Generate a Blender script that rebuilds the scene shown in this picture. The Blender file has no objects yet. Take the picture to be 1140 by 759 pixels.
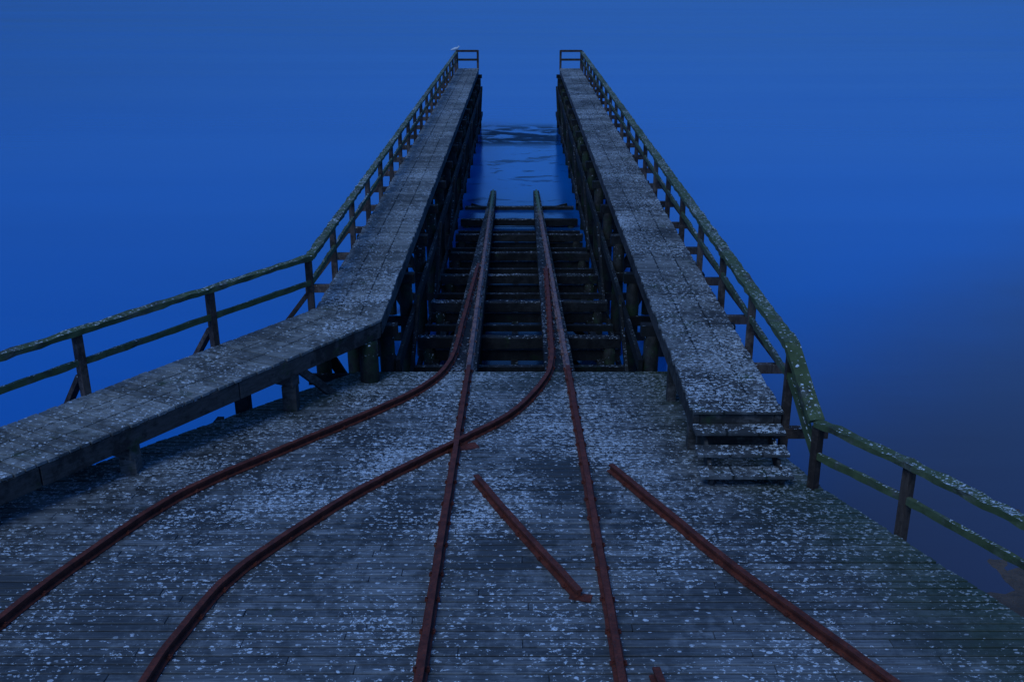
import bpy, math, random
from mathutils import Vector, Matrix, noise
random.seed(7)
S=bpy.context.scene
S.view_settings.view_transform='Standard'; S.view_settings.look='None'; S.view_settings.exposure=0
TH=math.radians(20.83)
CAMZ=8.95; WALK=3.35; SL=0.0857
def dz(D): return CAMZ-5.33-SL*D      # sloping deck / slipway surface height

# ---------------- node helpers ----------------
class NT:
    def __init__(s,mat): s.t=mat.node_tree; s.n=s.t.nodes; s.l=s.t.links
    def node(s,typ,**k):
        n=s.n.new(typ)
        for a,b in k.items(): setattr(n,a,b)
        return n
    def put(s,sock,v):
        if isinstance(v,bpy.types.NodeSocket): s.l.new(v,sock)
        else:
            if sock.type=='RGBA' and len(v)==3: v=(*v,1)
            sock.default_value=v
    def math(s,op,a,b=0.0,clamp=False):
        n=s.node('ShaderNodeMath',operation=op,use_clamp=clamp); s.put(n.inputs[0],a); s.put(n.inputs[1],b); return n.outputs[0]
    def noise(s,vec,scale,detail=3,rough=.55,dist=0.0):
        n=s.node('ShaderNodeTexNoise'); s.put(n.inputs['Vector'],vec)
        n.inputs['Scale'].default_value=scale; n.inputs['Detail'].default_value=detail
        n.inputs['Roughness'].default_value=rough; n.inputs['Distortion'].default_value=dist
        return n.outputs['Fac']
    def step(s,v,a,b):
        n=s.node('ShaderNodeMapRange',interpolation_type='SMOOTHSTEP'); s.put(n.inputs['Value'],v)
        n.inputs['From Min'].default_value=a; n.inputs['From Max'].default_value=b; return n.outputs['Result']
    def mix(s,f,a,b,blend='MIX'):
        n=s.node('ShaderNodeMix',data_type='RGBA',blend_type=blend); s.put(n.inputs[0],f); s.put(n.inputs[6],a); s.put(n.inputs[7],b); return n.outputs[2]
    def mapv(s,vec,scale):
        n=s.node('ShaderNodeMapping'); s.put(n.inputs['Vector'],vec); n.inputs['Scale'].default_value=scale; return n.outputs['Vector']
def newmat(name):
    m=bpy.data.materials.new(name); m.use_nodes=True
    N=NT(m); b=m.node_tree.nodes['Principled BSDF']; return m,N,b

def wood(name,dark,light,drop=0.5,dropscale=15.0,moss=0.3,grain=(3,45,30),deckzones=False,seams=None,wet=0.75,dropcol=(.76,.80,.84),mosscol=(.05,.085,.03),grime=.8,spotden=.15):
    m,N,b=newmat(name)
    tc=N.node('ShaderNodeTexCoord').outputs['Object']
    geo=N.node('ShaderNodeNewGeometry'); isl=geo.outputs['Random Per Island']
    sx=N.node('ShaderNodeSeparateXYZ'); N.put(sx.inputs[0],tc); X,Y=sx.outputs[0],sx.outputs[1]
    nz=N.node('ShaderNodeSeparateXYZ'); N.put(nz.inputs[0],geo.outputs['Normal'])
    up=N.step(nz.outputs[2],.3,.8)
    off=N.node('ShaderNodeVectorMath',operation='ADD'); N.put(off.inputs[0],N.mapv(tc,grain))
    cmb=N.node('ShaderNodeCombineXYZ'); N.put(cmb.inputs[0],N.math('MULTIPLY',isl,37.)); N.put(cmb.inputs[2],N.math('MULTIPLY',isl,91.)); N.put(off.inputs[1],cmb.outputs[0])
    g=N.noise(off.outputs[0],1.0,4,.65,.3)
    big=N.noise(tc,.8,3,.6); med=N.noise(tc,6.5,4,.7)
    col=N.mix(N.step(g,.28,.72),dark,light)
    col=N.mix(N.math('MULTIPLY',N.math('POWER',isl,1.5),.7),col,tuple(c*.4 for c in dark))
    gr=N.step(N.math('ADD',N.math('MULTIPLY',big,.5),N.math('MULTIPLY',med,.5)),.44,.56)
    if deckzones: gr=N.math('MULTIPLY',gr,N.math('ADD',.65,N.math('MULTIPLY',N.step(Y,7.5,11.),.35)))
    col=N.mix(N.math('MULTIPLY',gr,grime),col,tuple(c*.2 for c in dark))
    if seams:
        for (nx_,ny_,cx,w,far_) in seams:
            d=N.math('ABSOLUTE',N.math('SUBTRACT',N.math('ADD',N.math('MULTIPLY',X,nx_),N.math('MULTIPLY',Y,ny_)),cx)); k=N.math('SUBTRACT',1.0,N.step(d,w*.3,w))
            if far_==1: k=N.math('MULTIPLY',k,N.math('GREATER_THAN',Y,16.0))
            if far_==-1: k=N.math('MULTIPLY',k,N.math('LESS_THAN',Y,16.0))
            col=N.mix(N.math('MULTIPLY',k,.9),col,(.006,.007,.006))
    mn=N.noise(tc,2.2,5,.7)
    mm=N.step(mn,.66-.35*moss,.80-.3*moss)
    if deckzones:
        dl=N.math('ADD',N.math('ADD',X,2.8),N.math('MULTIPLY',N.math('SUBTRACT',16.,Y),.82))
        ml=N.math('SUBTRACT',1.,N.step(N.math('ADD',dl,N.math('MULTIPLY',mn,1.4)),.7,2.2))
        dr=N.math('SUBTRACT',N.math('ADD',2.9,N.math('MULTIPLY',N.math('SUBTRACT',16.,Y),.26)),X)
        mr=N.math('MULTIPLY',N.math('SUBTRACT',1.,N.step(N.math('ADD',dr,N.math('MULTIPLY',mn,1.8)),.9,2.8)),.9)
        far=N.math('MULTIPLY',N.step(N.math('ADD',Y,N.math('MULTIPLY',mn,3.)),15.6,18.5),.6)
        zone=N.math('MAXIMUM',N.math('MAXIMUM',ml,mr),far)
        mm=N.math('MAXIMUM',N.math('MULTIPLY',mm,.5),N.math('MULTIPLY',zone,.9))
    col=N.mix(N.math('MULTIPLY',mm,.85),col,N.mix(med,mosscol,tuple(c*.3 for c in mosscol)))
    wv=N.mapv(tc,(.8,1.1,1.))
    n1=N.noise(wv,dropscale*1.25,3,.6,.3); n2=N.noise(wv,dropscale*3.6,2,.6); dens=N.noise(tc,.7,2,.5)
    v=N.node('ShaderNodeTexVoronoi'); N.put(v.inputs['Vector'],wv); v.inputs['Scale'].default_value=dropscale*.6
    vd=N.math('SUBTRACT',N.math('SUBTRACT',.46,v.outputs['Distance']),N.math('MULTIPLY',n1,.55))
    vcol=N.node('ShaderNodeSeparateColor'); N.put(vcol.inputs[0],v.outputs['Color'])
    spots=N.math('MULTIPLY',N.step(vd,.0,.03),N.step(N.math('ADD',vcol.outputs[0],N.math('MULTIPLY',dens,.3)),.98-spotden-.55*drop,1.0-spotden-.5*drop))
    th=N.math('ADD',n1,N.math('MULTIPLY',N.math('SUBTRACT',dens,.5),.42))
    if deckzones: th=N.math('ADD',th,N.math('MULTIPLY',N.step(Y,7.5,12.),.045))
    crust=N.math('MULTIPLY',N.step(th,.672-.1*drop,.69-.1*drop),N.step(n2,.42,.48))
    dm=N.math('MULTIPLY',N.math('MAXIMUM',crust,spots),up)
    if deckzones: dm=N.math('MULTIPLY',dm,N.math('SUBTRACT',1.,N.math('MULTIPLY',zone,.6)))
    dcol=N.mix(N.step(N.math('ADD',n2,N.math('MULTIPLY',vcol.outputs[1],.3)),.4,.8),tuple(c*.5 for c in dropcol),dropcol)
    col=N.mix(N.math('MULTIPLY',dm,.95),col,dcol)
    N.put(b.inputs['Base Color'],col)
    N.put(b.inputs['Roughness'],N.math('ADD',wet-.15,N.math('MULTIPLY',med,.35)))
    b.inputs['Specular IOR Level'].default_value=.35
    bp=N.node('ShaderNodeBump'); bp.inputs['Strength'].default_value=.5; bp.inputs['Distance'].default_value=.01
    N.put(bp.inputs['Height'],N.math('ADD',g,N.math('MULTIPLY',dm,.35))); N.put(b.inputs['Normal'],bp.outputs[0])
    return m

M_deck=wood('weathered_deck_boards',(.10,.105,.11),(.29,.295,.30),drop=.62,dropscale=16,moss=.15,grain=(2.2,42,20),deckzones=True,wet=.6)
M_walkL=wood('weathered_walkway_boards',(.17,.17,.16),(.36,.355,.34),drop=.75,dropscale=17,moss=.2,grain=(2.5,40,20),seams=[(1,0,-3.14,.024,1),(1,0,-2.73,.024,1),(.832,-.5547,-11.12,.018,-1),(.832,-.5547,-11.57,.018,-1)],grime=.65)
M_walkR=wood('weathered_walkway_boards_b',(.13,.13,.13),(.29,.29,.285),drop=.95,dropscale=17,moss=.3,grain=(2.5,40,20),seams=[(1,0,2.75,.024,0),(1,0,3.17,.024,0)],grime=.75)
M_beam=wood('grey_timber_beam',(.08,.07,.063),(.18,.16,.15),drop=.2,moss=.25,grain=(6,6,30))
M_rail=wood('mossy_railing_timber',(.09,.09,.07),(.20,.20,.16),drop=.7,dropscale=20,moss=.95,grain=(8,8,30),mosscol=(.12,.165,.06),wet=.8)
M_post=wood('railing_post_timber',(.10,.06,.045),(.20,.14,.105),drop=.1,moss=.2,grain=(30,30,4))
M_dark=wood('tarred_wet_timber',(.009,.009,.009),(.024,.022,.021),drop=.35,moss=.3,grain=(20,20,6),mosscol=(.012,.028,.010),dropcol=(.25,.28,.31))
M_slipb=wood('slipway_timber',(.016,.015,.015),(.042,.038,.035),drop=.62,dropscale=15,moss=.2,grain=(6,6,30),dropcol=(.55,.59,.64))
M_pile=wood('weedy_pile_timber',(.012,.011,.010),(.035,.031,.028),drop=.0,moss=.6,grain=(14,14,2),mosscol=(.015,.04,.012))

m,N,b=newmat('rusty_steel'); M_rust=m
tc=N.node('ShaderNodeTexCoord').outputs['Object']
n1=N.noise(tc,6,4,.65); n2=N.noise(tc,38,4,.7)
c=N.mix(N.step(n1,.3,.7),(.095,.022,.013),(.20,.046,.026)); c=N.mix(N.math('MULTIPLY',N.step(n2,.46,.70),.8),c,(.025,.011,.009))
c=N.mix(N.math('MULTIPLY',N.step(n2,.62,.7),.45),c,(.27,.18,.16))
N.put(b.inputs['Base Color'],c); b.inputs['Roughness'].default_value=.7; b.inputs['Metallic'].default_value=.0; b.inputs['Specular IOR Level'].default_value=.25
bp=N.node('ShaderNodeBump'); bp.inputs['Strength'].default_value=.6; bp.inputs['Distance'].default_value=.006; N.put(bp.inputs['Height'],n2); N.put(b.inputs['Normal'],bp.outputs[0])

m,N,b=newmat('rusty_steel_wet'); M_rust2=m
tc=N.node('ShaderNodeTexCoord').outputs['Object']; sx=N.node('ShaderNodeSeparateXYZ'); N.put(sx.inputs[0],tc)
n1=N.noise(tc,5,5,.65); n2=N.noise(tc,30,4,.7)
c=N.mix(N.step(n1,.35,.65),(.09,.03,.02),(.30,.12,.06)); c=N.mix(N.math('MULTIPLY',N.step(n2,.52,.66),.6),c,(.40,.38,.37))
weed=N.step(N.math('ADD',sx.outputs[1],N.math('MULTIPLY',n1,8.)),36,42)
c=N.mix(weed,c,N.mix(n2,(.02,.06,.01),(.13,.20,.03)))
N.put(b.inputs['Base Color'],c); b.inputs['Roughness'].default_value=.5

# ---------------- mesh builder ----------------
class MB:
    def __init__(s): s.v=[]; s.f=[]
    def hexa(s,P):
        k=len(s.v); s.v+= [tuple(p) for p in P]
        s.f+=[tuple(k+i for i in q) for q in ((0,3,2,1),(4,5,6,7),(0,1,5,4),(1,2,6,5),(2,3,7,6),(3,0,4,7))]
    def beam(s,a,b,w,h,up=(0,0,1),seg=1,jit=0.0):
        a=Vector(a); b=Vector(b); d=(b-a).normalized(); u=Vector(up)
        r=d.cross(u)
        if r.length<1e-4: r=d.cross(Vector((0,1,0)))
        r.normalize(); u=r.cross(d).normalized()
        k=len(s.v)
        for i in range(seg+1):
            c=a.lerp(b,i/seg); ww=w/2;hh=h/2
            for (p,q) in ((-1,-1),(1,-1),(1,1),(-1,1)):
                j=Vector((random.uniform(-jit,jit) for _ in range(3))) if jit else Vector()
                s.v.append(tuple(c+r*ww*p+u*hh*q+j))
            if i:
                o=k+4*(i-1)
                for e in range(4): s.f.append((o+e,o+(e+1)%4,o+4+(e+1)%4,o+4+e))
        s.f.append((k+3,k+2,k+1,k)); o=k+4*seg; s.f.append((o,o+1,o+2,o+3))
    def cyl(s,a,b,r,n=12,r2=None,seg=1,jit=0):
        a=Vector(a); b=Vector(b); d=(b-a).normalized(); x=d.orthogonal().normalized(); y=d.cross(x); r2=r if r2 is None else r2
        k=len(s.v)
        for i in range(seg+1):
            c=a.lerp(b,i/seg); rr=r+(r2-r)*i/seg
            for j in range(n):
                t=2*math.pi*j/n; q=rr+random.uniform(-jit,jit); s.v.append(tuple(c+x*q*math.cos(t)+y*q*math.sin(t)))
            if i:
                o=k+n*(i-1)
                for j in range(n): s.f.append((o+j,o+(j+1)%n,o+n+(j+1)%n,o+n+j))
        s.f.append(tuple(k+n-1-j for j in range(n))); o=k+n*seg; s.f.append(tuple(o+j for j in range(n)))
    def obj(s,name,mat,parent=None,bevel=0.0,smooth=False):
        me=bpy.data.meshes.new(name); me.from_pydata(s.v,[],s.f); me.validate(); me.update()
        import bmesh
        bm=bmesh.new(); bm.from_mesh(me); bmesh.ops.recalc_face_normals(bm,faces=bm.faces); bm.to_mesh(me); bm.free()
        me.materials.append(mat)
        if smooth:
            for p in me.polygons: p.use_smooth=True
        o=bpy.data.objects.new(name,me); S.collection.objects.link(o)
        if bevel:
            md=o.modifiers.new('bevel','BEVEL'); md.width=bevel; md.segments=1; md.limit_method='ANGLE'; md.angle_limit=math.radians(50)
        if parent: o.parent=parent
        return o
def empty(name):
    e=bpy.data.objects.new(name,None); S.collection.objects.link(e); e.empty_display_size=.3; return e
def interp(pts,t):
    pts=sorted(pts)
    if t<=pts[0][0]: a,b=pts[0],pts[1]
    elif t>=pts[-1][0]: a,b=pts[-2],pts[-1]
    else:
        for a,b in zip(pts,pts[1:]):
            if a[0]<=t<=b[0]: break
    return a[1]+(b[1]-a[1])*(t-a[0])/(b[0]-a[0])

# ---------------- timber deck ----------------
EL=[(1.0,-13.0),(10.6,-6.75),(12.7,-5.3),(16.15,-2.85)]
ER=[(1.0,7.6),(8.1,5.02),(11.2,3.92),(16.15,2.85)]
deck=MB(); y=1.0
while y<16.1:
    w=.136+random.uniform(-.004,.004); y2=min(y+w,16.15)
    g=random.uniform(.014,.025); a,b_=y,y2-g
    xs=[interp(EL,(a+b_)/2)]; xr=interp(ER,(a+b_)/2)
    x=xs[0]+random.uniform(1.0,3.8)
    while x<xr-.8: xs.append(x); x+=random.uniform(2.4,4.2)
    xs.append(xr)
    for i in range(len(xs)-1):
        l,r=xs[i]+(.003 if i else 0),xs[i+1]-(.003 if i<len(xs)-2 else 0)
        la=l if i else interp(EL,a)+random.uniform(-.02,.02); lb=l if i else interp(EL,b_)
        ra=r if i<len(xs)-2 else interp(ER,a)+random.uniform(-.02,.02); rb=r if i<len(xs)-2 else interp(ER,b_)
        z=random.uniform(-.004,.004); t1=random.uniform(-.003,.003); t2=random.uniform(-.003,.003)
        za,zb=dz(a)+z,dz(b_)+z
        P=[(la,a,za-.05),(ra,a,za-.05),(rb,b_,zb-.05),(lb,b_,zb-.05),(la,a,za+t1),(ra,a,za+t2),(rb,b_,zb+t2),(lb,b_,zb+t1)]
        deck.hexa(P)
    y=y2
E_deck=empty('timber_deck'); deck.obj('deck_boards',M_deck,E_deck,bevel=.005)
st=MB()
for (p,q) in zip(EL,EL[1:]): st.beam((p[1]+.16,p[0],dz(p[0])-.19),(q[1]+.16,q[0]-.1,dz(q[0])-.19),.12,.26)
for (p,q) in zip(ER,ER[1:]): st.beam((p[1]-.12,p[0],dz(p[0])-.19),(q[1]-.12,q[0]-.1,dz(q[0])-.19),.12,.26)
for i in range(-8,8):
    X=i*.62+.3
    for D0 in range(1,16,1):
        if interp(EL,D0)+.4<X<interp(ER,D0+1)-.3: 
            st.beam((X,D0,dz(D0)-.16),(X,D0+1,dz(D0+1)-.16),.1,.2)
for D0 in (1.5,4.5,7.5,10.5,13.4,16.0):
    l,r=interp(EL,D0)+.05,interp(ER,D0)-.05; st.beam((l,D0,dz(D0)-.44),(r,D0,dz(D0)-.44),.22,.28)
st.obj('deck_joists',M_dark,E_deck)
pl=MB()
for D0 in (4.5,7.5,10.5,13.4,16.0):
    l,r=interp(EL,D0)+.35,interp(ER,D0)-.3; n=max(2,int((r-l)/1.9))
    for i in range(n+1): X=l+(r-l)*i/n; pl.cyl((X,D0,-2),(X,D0,dz(D0)-.58),.14,10,.13,4,.008)
pl.obj('deck_piles',M_pile,E_deck,smooth=True)

# ---------------- walkways ----------------
def planks_straight(mb,x0,x1,y0,y1,z):
    y=y0
    while y<y1-.02:
        w=.145+random.uniform(-.004,.004); g=random.uniform(.008,.018); e=random.uniform(-.015,.015); e2=random.uniform(-.015,.015)
        q=random.uniform(-.004,.004); t=random.uniform(-.003,.003)
        b_=min(y+w,y1)-g
        mb.hexa([(x0+e,y,z-.045+q),(x1+e2,y,z-.045+q),(x1+e2,b_,z-.045+q),(x0+e,b_,z-.045+q),(x0+e,y,z+q+t),(x1+e2,y,z+q-t),(x1+e2,b_,z+q-t),(x0+e,b_,z+q+t)])
        y+=w
IN0,OUT0=2.33,3.55
FAR=59.0
Ci=Vector((-IN0,15.75)); Co=Vector((-OUT0,16.35))
dirn=Vector((-3.7,-5.55)).normalized()
LEN=15.5
E_wl=empty('boardwalk')
mb=MB(); planks_straight(mb,-OUT0,-IN0,16.42,FAR,WALK)
def quad(mb,a,b,c,d,z,t=.045):
    mb.hexa([(*a,z-t),(*b,z-t),(*c,z-t),(*d,z-t),(*a,z),(*b,z),(*c,z),(*d,z)])
nf=5
for i in range(nf):
    s0,s1=i/nf,(i+1)/nf-.03
    pin=lambda s: Ci.lerp(Vector((-IN0,16.41)),s)
    pout=lambda s: Co.lerp(Vector((-OUT0,16.41)),s)
    quad(mb,pout(s0),pin(s0),pin(s1),pout(s1),WALK+random.uniform(-.003,.003))
s=0.012
while s<LEN:
    w=.145+random.uniform(-.004,.004); g=random.uniform(.010,.020); e=random.uniform(-.015,.015); q=random.uniform(-.004,.004)
    a=Ci+dirn*s; b_=Ci+dirn*(s+w-g); c=Co+dirn*(s+w-g); d=Co+dirn*s
    n=(d-a).normalized()*e
    quad(mb,d+n,a+n,b_+n,c+n,WALK+q); s+=w
mb.obj('walkway_boards',M_walkL,E_wl,bevel=.005)
def v3(v,z): return (v.x,v.y,z)
mb=MB()
nin=Vector((dirn.y,-dirn.x)).normalized()
if nin.dot(Vector((1,0)))<0: nin=-nin
for o_,k in ((Ci-nin*.05,0),(Co+nin*.05,1)):
    for j in range(5):
        a=o_+dirn*(LEN*j/5+.02); b_=o_+dirn*(LEN*(j+1)/5)
        mb.beam(v3(a,WALK-.185),v3(b_,WALK-.185),.085,.27)
for X in (-IN0-.06,-OUT0+.06):
    D0=15.9 if X>-3 else 16.4
    while D0<FAR-.1: mb.beam((X,D0,WALK-.185),(X,min(D0+4.7,FAR),WALK-.185),.09,.27); D0+=4.71
mb.obj('edge_beams',M_beam,E_wl,bevel=.006)
mb=MB()
for s in (2.0,4.9,7.6,10.4,13.2):
    a=Ci+dirn*s-nin*.03; b_=Co+dirn*s+nin*.1
    mb.beam(v3(a,WALK-.42),v3(b_,WALK-.42),.18,.18)
    for p in (a-nin*.14,b_+nin*.15):
        zb=dz(p.y)+.002 if p.x>interp(EL,p.y) else -2
        if WALK-.51-zb>.02: mb.beam(v3(p,zb),v3(p,WALK-.51),.22,.22,up=(0,1,0))
a=Ci+dirn*.25-nin*.25; c=Ci+dirn*1.75-nin*.2
mb.beam(v3(a,1.55),v3(c,WALK-.36),.09,.13)
mb.obj('bearers',M_beam,E_wl,bevel=.006)
mb=MB(); p=Ci+dirn*.25-nin*.1; mb.cyl(v3(p,-2.3),v3(p,WALK-.33),.17,14,.16,8,.008); mb.obj('corner_pile',M_pile,E_wl,smooth=True)
E_wr=empty('boardwalk')
mb=MB(); planks_straight(mb,IN0,OUT0,12.05,FAR,WALK); mb.obj('walkway_boards',M_walkR,E_wr,bevel=.005)
mb=MB()
for X in (IN0+.06,OUT0-.06):
    D0=12.08
    while D0<FAR-.1: mb.beam((X,D0,WALK-.185),(X,min(D0+4.7,FAR),WALK-.185),.09,.27); D0+=4.71
mb.beam((IN0+.11,12.12,WALK-.17),(OUT0-.11,12.12,WALK-.17),.06,.22)
mb.obj('edge_beams',M_beam,E_wr,bevel=.006)
mb=MB()
for X in (IN0+.12,OUT0-.15):
    for D0 in (12.6,14.6): mb.beam((X,D0,dz(D0)),(X,D0,WALK-.32),.14,.14,up=(0,1,0))
mb.obj('deck_legs',M_beam,E_wr)
BAYS=[16.4+3.08*i for i in range(14)]+[58.7]
for sg,E in ((-1,E_wl),(1,E_wr)):
    cp=MB(); pi=MB()
    for D0 in BAYS:
        cp.beam((sg*(IN0-.18),D0,WALK-.42),(sg*(OUT0+.25),D0,WALK-.42),.2,.2)
        for X in (IN0+.02,OUT0-.05):
            pi.cyl((sg*X,D0,-2.5),(sg*X,D0,WALK-.52),.15,12,.135,6,.008)
        for z in (2.05,.55): cp.beam((sg*(IN0-.16),D0-.17,z),(sg*(OUT0+.2),D0-.17,z),.08,.2)
        cp.beam((sg*IN0,D0+.17,.4),(sg*OUT0,D0+.17,2.6),.07,.18)
    for i in range(len(BAYS)-1):
        a,b_=BAYS[i],BAYS[i+1]
        cp.beam((sg*(IN0-.17),a-.1,2.28),(sg*(IN0-.17),b_-.12,2.28),.08,.22)
        cp.beam((sg*(IN0-.17),a-.1,.85),(sg*(IN0-.17),b_-.12,.85),.08,.2)
        if i%2==0: cp.beam((sg*(IN0-.25),a,.9),(sg*(IN0-.25),b_,2.5),.06,.16)
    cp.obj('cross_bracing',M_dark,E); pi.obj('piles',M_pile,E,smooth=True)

# ---------------- slipway ----------------
E_sl=empty('slipway')
def xl(D): return interp([(15,-.89),(40.4,-1.08)],D)
def xr(D): return interp([(15,.86),(40.4,.706)],D)
mb=MB()
mb.hexa([(-1.32,16.2,dz(16.2)-.3),(-.76,16.2,dz(16.2)-.3),(-.96,41,dz(41)-.3),(-1.20,41,dz(41)-.3),(-1.32,16.2,dz(16.2)-.01),(-.76,16.2,dz(16.2)-.01),(-.96,41,dz(41)-.01),(-1.20,41,dz(41)-.01)])
mb.hexa([(.46,16.2,dz(16.2)-.3),(.99,16.2,dz(16.2)-.3),(.83,41,dz(41)-.3),(.59,41,dz(41)-.3),(.46,16.2,dz(16.2)-.01),(.99,16.2,dz(16.2)-.01),(.83,41,dz(41)-.01),(.59,41,dz(41)-.01)])
mb.obj('rail_stringers',M_slipb,E_sl,bevel=.01)
mb=MB(); mp=MB(); ml=MB()
SB=[19.45,22.55,25.6,28.8,32.0,35.2,38.0]
for D0 in SB:
    z=dz(D0)-.30
    if D0==38.0: z+=.06
    mb.beam((-2.12,D0,z-.12),(2.12,D0,z-.12),.2,.24,seg=12,jit=.014)
    ml.beam((-2.12,D0+.02,z-.42),(2.12,D0+.02,z-.42),.09,.24)
    if z-1.0>0.1: ml.beam((-2.12,D0-.02,z-1.0),(2.12,D0-.02,z-1.0),.16,.2)
    for X in (-1.9,xl(D0),xr(D0),1.9): mp.cyl((X,D0,-2.5),(X,D0,z-.24),.14,10,.13,4,.008)
    for a,c in ((-1.9,-1.0),(1.9,.8)): ml.beam((a,D0+.32,.1),(c,D0+.32,z-.3),.07,.16)
for D0 in [17.9,21,24.1,27.2,30.4,33.6]:
    z=dz(D0)-.42
    ml.beam((-2.12,D0,z-.12),(2.12,D0,z-.12),.12,.14)
for X in (-1.75,0.0-.1,1.7):
    for a,b_ in zip([16.3]+SB[:-1],SB):
        ml.beam((X,a+.14,dz(a)-.85),(X,b_-.14,dz(b_)-.85),.14,.18)
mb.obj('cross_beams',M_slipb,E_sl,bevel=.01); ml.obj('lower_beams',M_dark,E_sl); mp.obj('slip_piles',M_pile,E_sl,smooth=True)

# ---------------- rails ----------------
def catmull(P,step=.12):
    P=[Vector(p) for p in P]; P=[P[0]*2-P[1]]+P+[P[-1]*2-P[-2]]; out=[]
    for i in range(1,len(P)-2):
        n=max(2,int((P[i+1]-P[i]).length/step))
        for k in range(n):
            t=k/n; a,b,c,d=P[i-1],P[i],P[i+1],P[i+2]
            out.append(.5*((2*b)+(c-a)*t+(2*a-5*b+4*c-d)*t*t+(3*b-a-3*c+d)*t**3))
    out.append(P[-2]); return out
PROF=[(-.062,0),(.062,0),(.062,.012),(.014,.022),(.014,.065),(.034,.072),(.034,.10),(-.034,.10),(-.034,.072),(-.014,.065),(-.014,.022),(-.062,.012)]
def railobj(name,pts,parent,mat=M_rust,lift=.006,clips=.55,scale=1.0,zfun=dz,wob=.006):
    P=catmull(pts); mb=MB(); n=len(PROF); c=MB(); acc=0
    for i,p in enumerate(P):
        t=(P[min(i+1,len(P)-1)]-P[max(i-1,0)]).normalized(); r=Vector((t.y,-t.x))
        z0=zfun(p.y)+lift; wv=noise.noise(Vector((p.x*3,p.y*3,1)))*wob
        for (u,h) in PROF:
            q=p+r*(u*scale+wv); mb.v.append((q.x,q.y,z0+h*scale))
        if i:
            o=n*(i-1)
            for j in range(n): mb.f.append((o+j,o+(j+1)%n,o+n+(j+1)%n,o+n+j))
            acc+=(P[i]-P[i-1]).length
            if clips and acc>clips*random.uniform(.85,1.15):
                acc=0
                for sd in (-1,1):
                    q=p+r*sd*.058*scale; a=Vector((q.x,q.y,z0+.018)); tt=Vector((t.x,t.y,-SL*t.y)).normalized()
                    c.beam(a-tt*.028,a+tt*.028,.04,.022)
                    c.cyl((q.x,q.y,z0+.02),(q.x,q.y,z0+.046),.011,6)
    mb.f.append(tuple(range(n))[::-1]); mb.f.append(tuple(n*(len(P)-1)+j for j in range(n)))
    o=mb.obj(name,mat,parent)
    if c.v: c.obj('rail_clips',mat,o)
    return o
E_tr=empty('railway_track')
railobj('rail_1',[(-.88,5),(-.88,7.1),(-.89,12.5),(-.89,16.2)],E_tr)
railobj('rail_2',[(.92,5),(.905,7.1),(.88,12.5),(.86,16.2)],E_tr)
E_ts=empty('railway_track')
railobj('rail_1',[(-.89,16.21),(-1.08,40.6)],E_ts,M_rust2,clips=.9,lift=-.008)
railobj('rail_2',[(.86,16.21),(.706,40.6)],E_ts,M_rust2,clips=.9,lift=-.008)
E_tc=empty('curved_railway_track')
railobj('rail_1',[(-5.15,5),(-5.13,7),(-5.05,8.01),(-4.75,9.37),(-4.26,10.88),(-3.45,12.18),(-2.44,13.66),(-1.62,15.06),(-1.24,16.6),(-1.17,19.43),(-1.13,22.3),(-1.08,25.2)],E_tc,lift=.006)
railobj('rail_2',[(-3.25,5),(-3.28,7.1),(-3.23,7.79),(-3.07,8.79),(-2.66,9.79),(-2.02,11.01),(-1.22,12.18),(-.75,12.85),(-.11,13.85),(.38,15.29),(.585,16.58),(.63,18.73),(.67,21.83),(.70,24.8)],E_tc,lift=.006)
railobj('steel_rail',[(-.563,11.42),(-.05,10.12),(.616,8.52)],None,clips=.45)
railobj('steel_rail',[(1.23,11.77),(1.73,10.5),(2.26,9.16),(2.8,8.0),(3.23,7.1),(4.1,5.2)],None,clips=.5)
railobj('steel_rail',[(1.22,7.2),(1.27,6.6),(1.32,5.2)],None,clips=.45)
mb=MB()
mb.beam((-1.12,12.42,dz(12.42)+.012),(-.6,12.66,dz(12.66)+.012),.18,.012)
mb.beam((.52,8.56,dz(8.56)+.01),(.74,8.50,dz(8.5)+.01),.12,.014)
mb.obj('crossing_plate',M_rust,E_tr)

# ---------------- railings ----------------
def railing(name,pts,spacing,outward,posts_down=.62,outrig=True,toph=.95,start=.1,captw=.15):
    E=empty(name); R=MB(); P=MB()
    pts=[Vector(p) for p in pts]
    for a,b_ in zip(pts,pts[1:]):
        L=(b_-a).length; d=(b_-a).normalized(); n=max(1,int(L/.16))
        R.beam(a+Vector((0,0,toph-.03)),b_+Vector((0,0,toph-.03)),captw,.075,seg=n,jit=.012)
        R.beam(a+Vector((0,0,toph*.5)),b_+Vector((0,0,toph*.5)),.05,.09,seg=n,jit=.007)
        out=Vector((d.y,-d.x,0)).normalized()*outward
        k=start
        while k<L-.15:
            c=a+d*k
            zb=-posts_down
            le=random.uniform(-.012,.012)
            P.beam(c+Vector((0,0,zb))+out*.035,c+Vector((le,le,toph-.07))+out*.02,.11,.11,up=tuple(d))
            if outrig:
                e=c+out*.55+Vector((0,0,-.38))
                P.beam(c-out*.3+Vector((0,0,-.38)),e+out*.08,.12,.15)
                P.beam(e+Vector((0,0,.05)),c+Vector((0,0,.25))+out*.09,.11,.08)
            k+=spacing
    R.obj('handrails',M_rail,E); P.obj('posts',M_post,E,bevel=.005)
    return E
nl=Co+dirn*LEN
railing('wooden_railing',[(nl.x-.03,nl.y,WALK),(-OUT0-.04,16.33,WALK)],2.28,-1,start=LEN%2.28+.12)
railing('wooden_railing',[(-OUT0-.04,16.35,WALK),(-OUT0-.04,FAR,WALK)],2.3,-1,start=.0)
railing('wooden_railing',[(OUT0+.04,12.15,WALK),(OUT0+.04,FAR,WALK)],2.3,1,start=.06,captw=.2)
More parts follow.
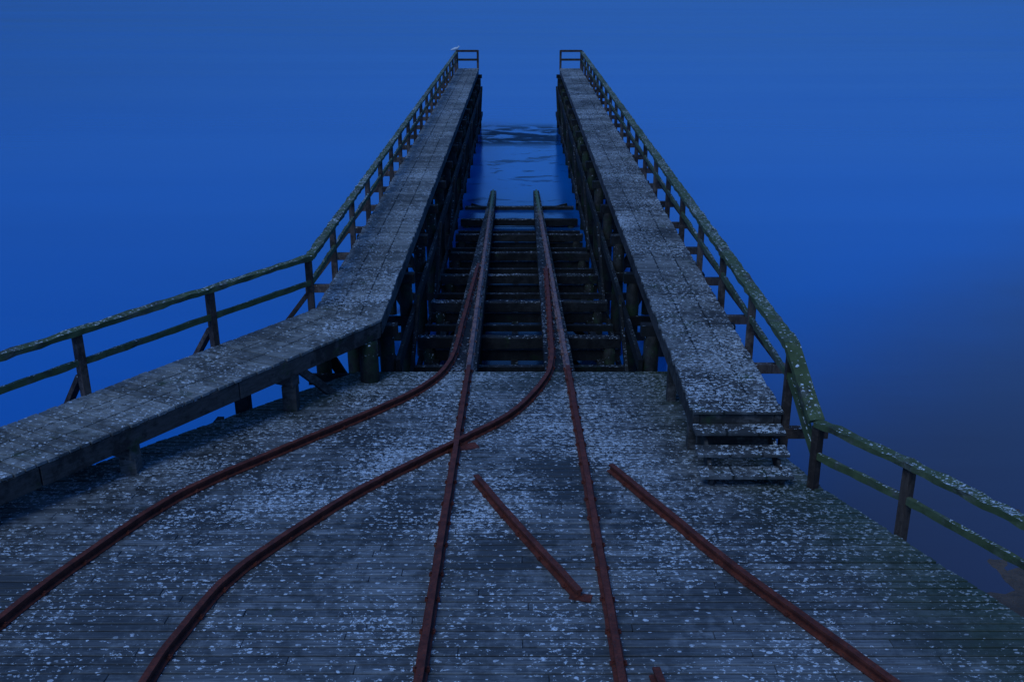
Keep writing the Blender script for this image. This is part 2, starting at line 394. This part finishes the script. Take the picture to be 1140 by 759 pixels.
Er=railing('wooden_railing',[(3.75,11.25,dz(11.25)),(4.4,9.95,dz(9.95)),(5.12,8.15,dz(8.15)),(6.15,5.6,dz(5.6)),(7.0,3.2,dz(3.2))],50,-1,outrig=False,posts_down=.3,start=.02)
mb=MB()
mb.beam((OUT0+.04,12.17,WALK+.93),(3.74,11.27,dz(11.25)+.93),.2,.07,seg=6,jit=.006)
mb.beam((OUT0+.06,12.17,WALK+.48),(3.76,11.27,dz(11.25)+.46),.05,.1,seg=4,jit=.005)
mb.beam((OUT0+.05,12.3,WALK+.85),(3.77,11.3,dz(11.25)+.5),.04,.1,seg=4,jit=.004)
mb.obj('stair_handrail',M_rail,Er)
for sg in (-1,1):
    E=empty('wooden_gate'); mb=MB()
    a,c=(sg*(IN0+.05),FAR-.1),(sg*(OUT0+.02),FAR-.1)
    mb.beam((*a,WALK-.1),(*a,WALK+1.02),.12,.12,up=(0,1,0)); mb.beam((*c,WALK-.1),(*c,WALK+1.02),.12,.12,up=(0,1,0))
    for z in (.98,.5): mb.beam((a[0],a[1]-.09,WALK+z),(c[0],c[1]-.09,WALK+z),.05,.12)
    mb.obj('gate_frame',M_post,E)

# ---------------- steps ----------------
E_st=empty('wooden_steps'); mb=MB()
for z,D0 in ((3.18,11.97),(3.0,11.70),(2.83,11.42)):
    mb.beam((IN0-.0,D0,z-.025),(OUT0-.02,D0,z-.025),.135,.05); mb.beam((IN0-.0,D0-.14,z-.025),(OUT0-.02,D0-.14,z-.025),.13,.05)
mb.obj('treads',M_walkR,E_st,bevel=.005)
mb=MB()
for X in (IN0+.16,OUT0-.15):
    mb.beam((X,12.06,3.02),(X,11.3,2.62+.06),.05,.2)
    mb.beam((X,11.36,dz(11.36)),(X,11.36,2.775),.09,.07,up=(0,1,0))
mb.beam((IN0+.1,12.2,2.9),(OUT0-.1,12.2,2.9),.05,.3)
mb.obj('stringers',M_beam,E_st,bevel=.005)

# ---------------- gull ----------------
m,N,b=newmat('gull_plumage'); b.inputs['Roughness'].default_value=.7
tc=N.node('ShaderNodeTexCoord').outputs['Object']; N.put(b.inputs['Base Color'],N.mix(N.noise(tc,9),(.62,.64,.66),(.82,.83,.84)))
mb=MB(); gx,gy,gz=-OUT0-.1,58.5,WALK+.95
for X in (-.03,.03): mb.cyl((gx+X,gy,gz),(gx+X,gy,gz+.1),.008,6)
prof=[(-.26,.012),(-.2,.04),(-.08,.075),(.04,.09),(.13,.07),(.18,.045)]
for (a,ra),(c,rc) in zip(prof,prof[1:]): mb.cyl((gx+a,gy,gz+.17+a*.25),(gx+c,gy,gz+.17+c*.25),ra,12,rc)
mb.cyl((gx+.15,gy,gz+.2),(gx+.2,gy,gz+.29),.045,10,.035); mb.cyl((gx+.17,gy,gz+.3),(gx+.25,gy,gz+.3),.042,10,.03); mb.cyl((gx+.25,gy,gz+.3),(gx+.31,gy,gz+.285),.014,8,.004)
mb.obj('seagull',m,smooth=True)

# ---------------- ground / shore ----------------
def sm(a,b,x): t=min(1,max(0,(x-a)/(b-a))); return t*t*(3-2*t)
def gz_(X,Y):
    shore=5+8.3*sm(4.5,7.0,X)+0.03*max(0,X-8)-3*sm(-6,-14,X)
    z=(shore-Y)*.06
    z+=noise.fractal(Vector((X*.5,Y*.5,0)),1,2,5)*.12
    if z>1.2: z=1.2+(z-1.2)*.25
    return max(z,-2.2)
def axis(lo,hi,fine,far):
    a=[]; v=lo
    while v<=hi: a.append(v); v+=fine
    l=[];s=fine;v=lo
    while v>-far: s*=1.35; v-=s; l.append(v)
    r=[];s=fine;v=a[-1]
    while v<far: s*=1.35; v+=s; r.append(v)
    return l[::-1]+a+r
ax=axis(-16,20,.2,2500); ay=axis(-2,20,.2,2500)
vs=[(X,Y,gz_(X,Y)) for Y in ay for X in ax]; nx=len(ax)
fs=[(j*nx+i,j*nx+i+1,(j+1)*nx+i+1,(j+1)*nx+i) for j in range(len(ay)-1) for i in range(nx-1)]
me=bpy.data.meshes.new('ground'); me.from_pydata(vs,[],fs); 
for p in me.polygons: p.use_smooth=True
m,N,b=newmat('muddy_shore'); tc=N.node('ShaderNodeTexCoord').outputs['Object']
a1=N.noise(tc,1.2,6,.7); a2=N.noise(tc,12,5,.7)
c=N.mix(N.step(a1,.35,.65),(.075,.052,.038),(.15,.10,.07)); c=N.mix(N.math('MULTIPLY',N.step(a2,.5,.7),.6),c,(.04,.035,.03))
N.put(b.inputs['Base Color'],c); b.inputs['Roughness'].default_value=.8
bp=N.node('ShaderNodeBump'); bp.inputs['Distance'].default_value=.05; N.put(bp.inputs['Height'],a2); N.put(b.inputs['Normal'],bp.outputs[0])
me.materials.append(m); o=bpy.data.objects.new('ground',me); S.collection.objects.link(o)

# ---------------- water ----------------
L=3000
me=bpy.data.meshes.new('water'); me.from_pydata([(-L,-60,0),(L,-60,0),(L,L,0),(-L,L,0)],[],[(0,1,2,3)])
m,N,b=newmat('still_sea_water')
tc=N.node('ShaderNodeTexCoord').outputs['Object']; sx=N.node('ShaderNodeSeparateXYZ'); N.put(sx.inputs[0],tc); X,Y=sx.outputs[0],sx.outputs[1]
ns=N.noise(N.mapv(tc,(.5,.5,1)),.35,3,.6)
lg=N.noise(N.mapv(tc,(.35,1.,1)),.022,4,.6,.5)      # slow swell / current lanes
c=N.mix(N.math('MULTIPLY',N.step(ns,.3,.7),.12),(.000,.150,.52),(.001,.12,.44))
c=N.mix(N.math('MULTIPLY',N.step(lg,.35,.65),.4),c,(.001,.095,.36))
sh=N.math('SUBTRACT',N.math('ADD',N.math('MULTIPLY',X,.9),N.math('MULTIPLY',ns,3.)),N.math('SUBTRACT',Y,8.))
shm=N.math('MULTIPLY',N.step(sh,-12.,1.),N.step(X,2.,6.))
c=N.mix(N.math('MULTIPLY',shm,.92),c,(.062,.052,.06))
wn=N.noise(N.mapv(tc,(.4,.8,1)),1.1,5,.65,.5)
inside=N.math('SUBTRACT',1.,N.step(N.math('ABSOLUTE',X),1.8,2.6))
near=N.math('MULTIPLY',N.math('SUBTRACT',1.,N.step(Y,30.,46.)),.9)  # shade between the slip timbers, put into the water colour
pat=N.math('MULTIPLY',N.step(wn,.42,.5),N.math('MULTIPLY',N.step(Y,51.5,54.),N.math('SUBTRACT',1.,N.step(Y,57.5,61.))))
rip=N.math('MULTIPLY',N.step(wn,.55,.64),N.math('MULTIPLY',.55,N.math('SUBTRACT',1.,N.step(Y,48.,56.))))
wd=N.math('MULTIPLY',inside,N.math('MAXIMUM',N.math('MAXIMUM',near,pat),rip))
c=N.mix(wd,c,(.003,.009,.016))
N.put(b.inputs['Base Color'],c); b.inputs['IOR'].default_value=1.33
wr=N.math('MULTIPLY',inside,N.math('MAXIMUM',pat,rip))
fine=N.noise(N.mapv(tc,(.06,1.,1)),.11,4,.6,.4)
N.put(b.inputs['Roughness'],N.math('ADD',.06,N.math('MULTIPLY',fine,.22)))
rp=N.noise(N.mapv(tc,(.12,1.0,1)),.5,3,.6); bp=N.node('ShaderNodeBump'); bp.inputs['Strength'].default_value=.16; bp.inputs['Distance'].default_value=.06
N.put(bp.inputs['Height'],N.math('ADD',rp,N.math('MULTIPLY',fine,2.))); N.put(b.inputs['Normal'],bp.outputs[0])
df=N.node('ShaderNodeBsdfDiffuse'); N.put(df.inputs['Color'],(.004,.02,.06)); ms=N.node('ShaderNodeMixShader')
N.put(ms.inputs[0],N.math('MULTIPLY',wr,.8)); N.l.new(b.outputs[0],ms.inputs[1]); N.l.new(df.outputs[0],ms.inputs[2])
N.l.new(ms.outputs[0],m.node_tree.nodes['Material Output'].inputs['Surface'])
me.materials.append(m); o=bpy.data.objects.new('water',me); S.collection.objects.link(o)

# ---------------- world ----------------
W=bpy.data.worlds.new('World'); S.world=W; W.use_nodes=True; nt=W.node_tree
class WW: node_tree=nt
N=NT(WW)
bg=nt.nodes['Background']; sky=nt.nodes.new('ShaderNodeTexSky'); sky.sky_type='NISHITA'; sky.sun_disc=False
sky.sun_elevation=math.radians(14); sky.sun_rotation=math.radians(200); sky.ozone_density=5.0; sky.air_density=1.0; sky.dust_density=.3
tc=N.node('ShaderNodeTexCoord').outputs['Generated']; sx=N.node('ShaderNodeSeparateXYZ'); N.put(sx.inputs[0],tc)
tint=N.mix(N.step(sx.outputs[2],.0,.42),(.045,.115,.34),(.44,.76,1.22))   # low sky darkened and blued to deepen the water's reflection
c=N.mix(1.0,sky.outputs[0],tint,'MULTIPLY')
nt.links.new(c,bg.inputs[0]); bg.inputs[1].default_value=.15
sd=bpy.data.lights.new('sun','SUN'); sd.energy=1.05; sd.angle=math.radians(30); sd.color=(.56,.77,1.0)
so=bpy.data.objects.new('sun',sd); S.collection.objects.link(so); so.rotation_euler=(math.radians(35),0,math.radians(-30))

# ---------------- camera ----------------
cd=bpy.data.cameras.new('camera'); cd.sensor_width=36; cd.lens=1100/1140*36; cd.shift_x=-8/1140; cd.clip_end=6000
co=bpy.data.objects.new('camera',cd); S.collection.objects.link(co); co.location=(0,0,CAMZ); co.rotation_euler=(math.pi/2-TH,0,0); S.camera=co
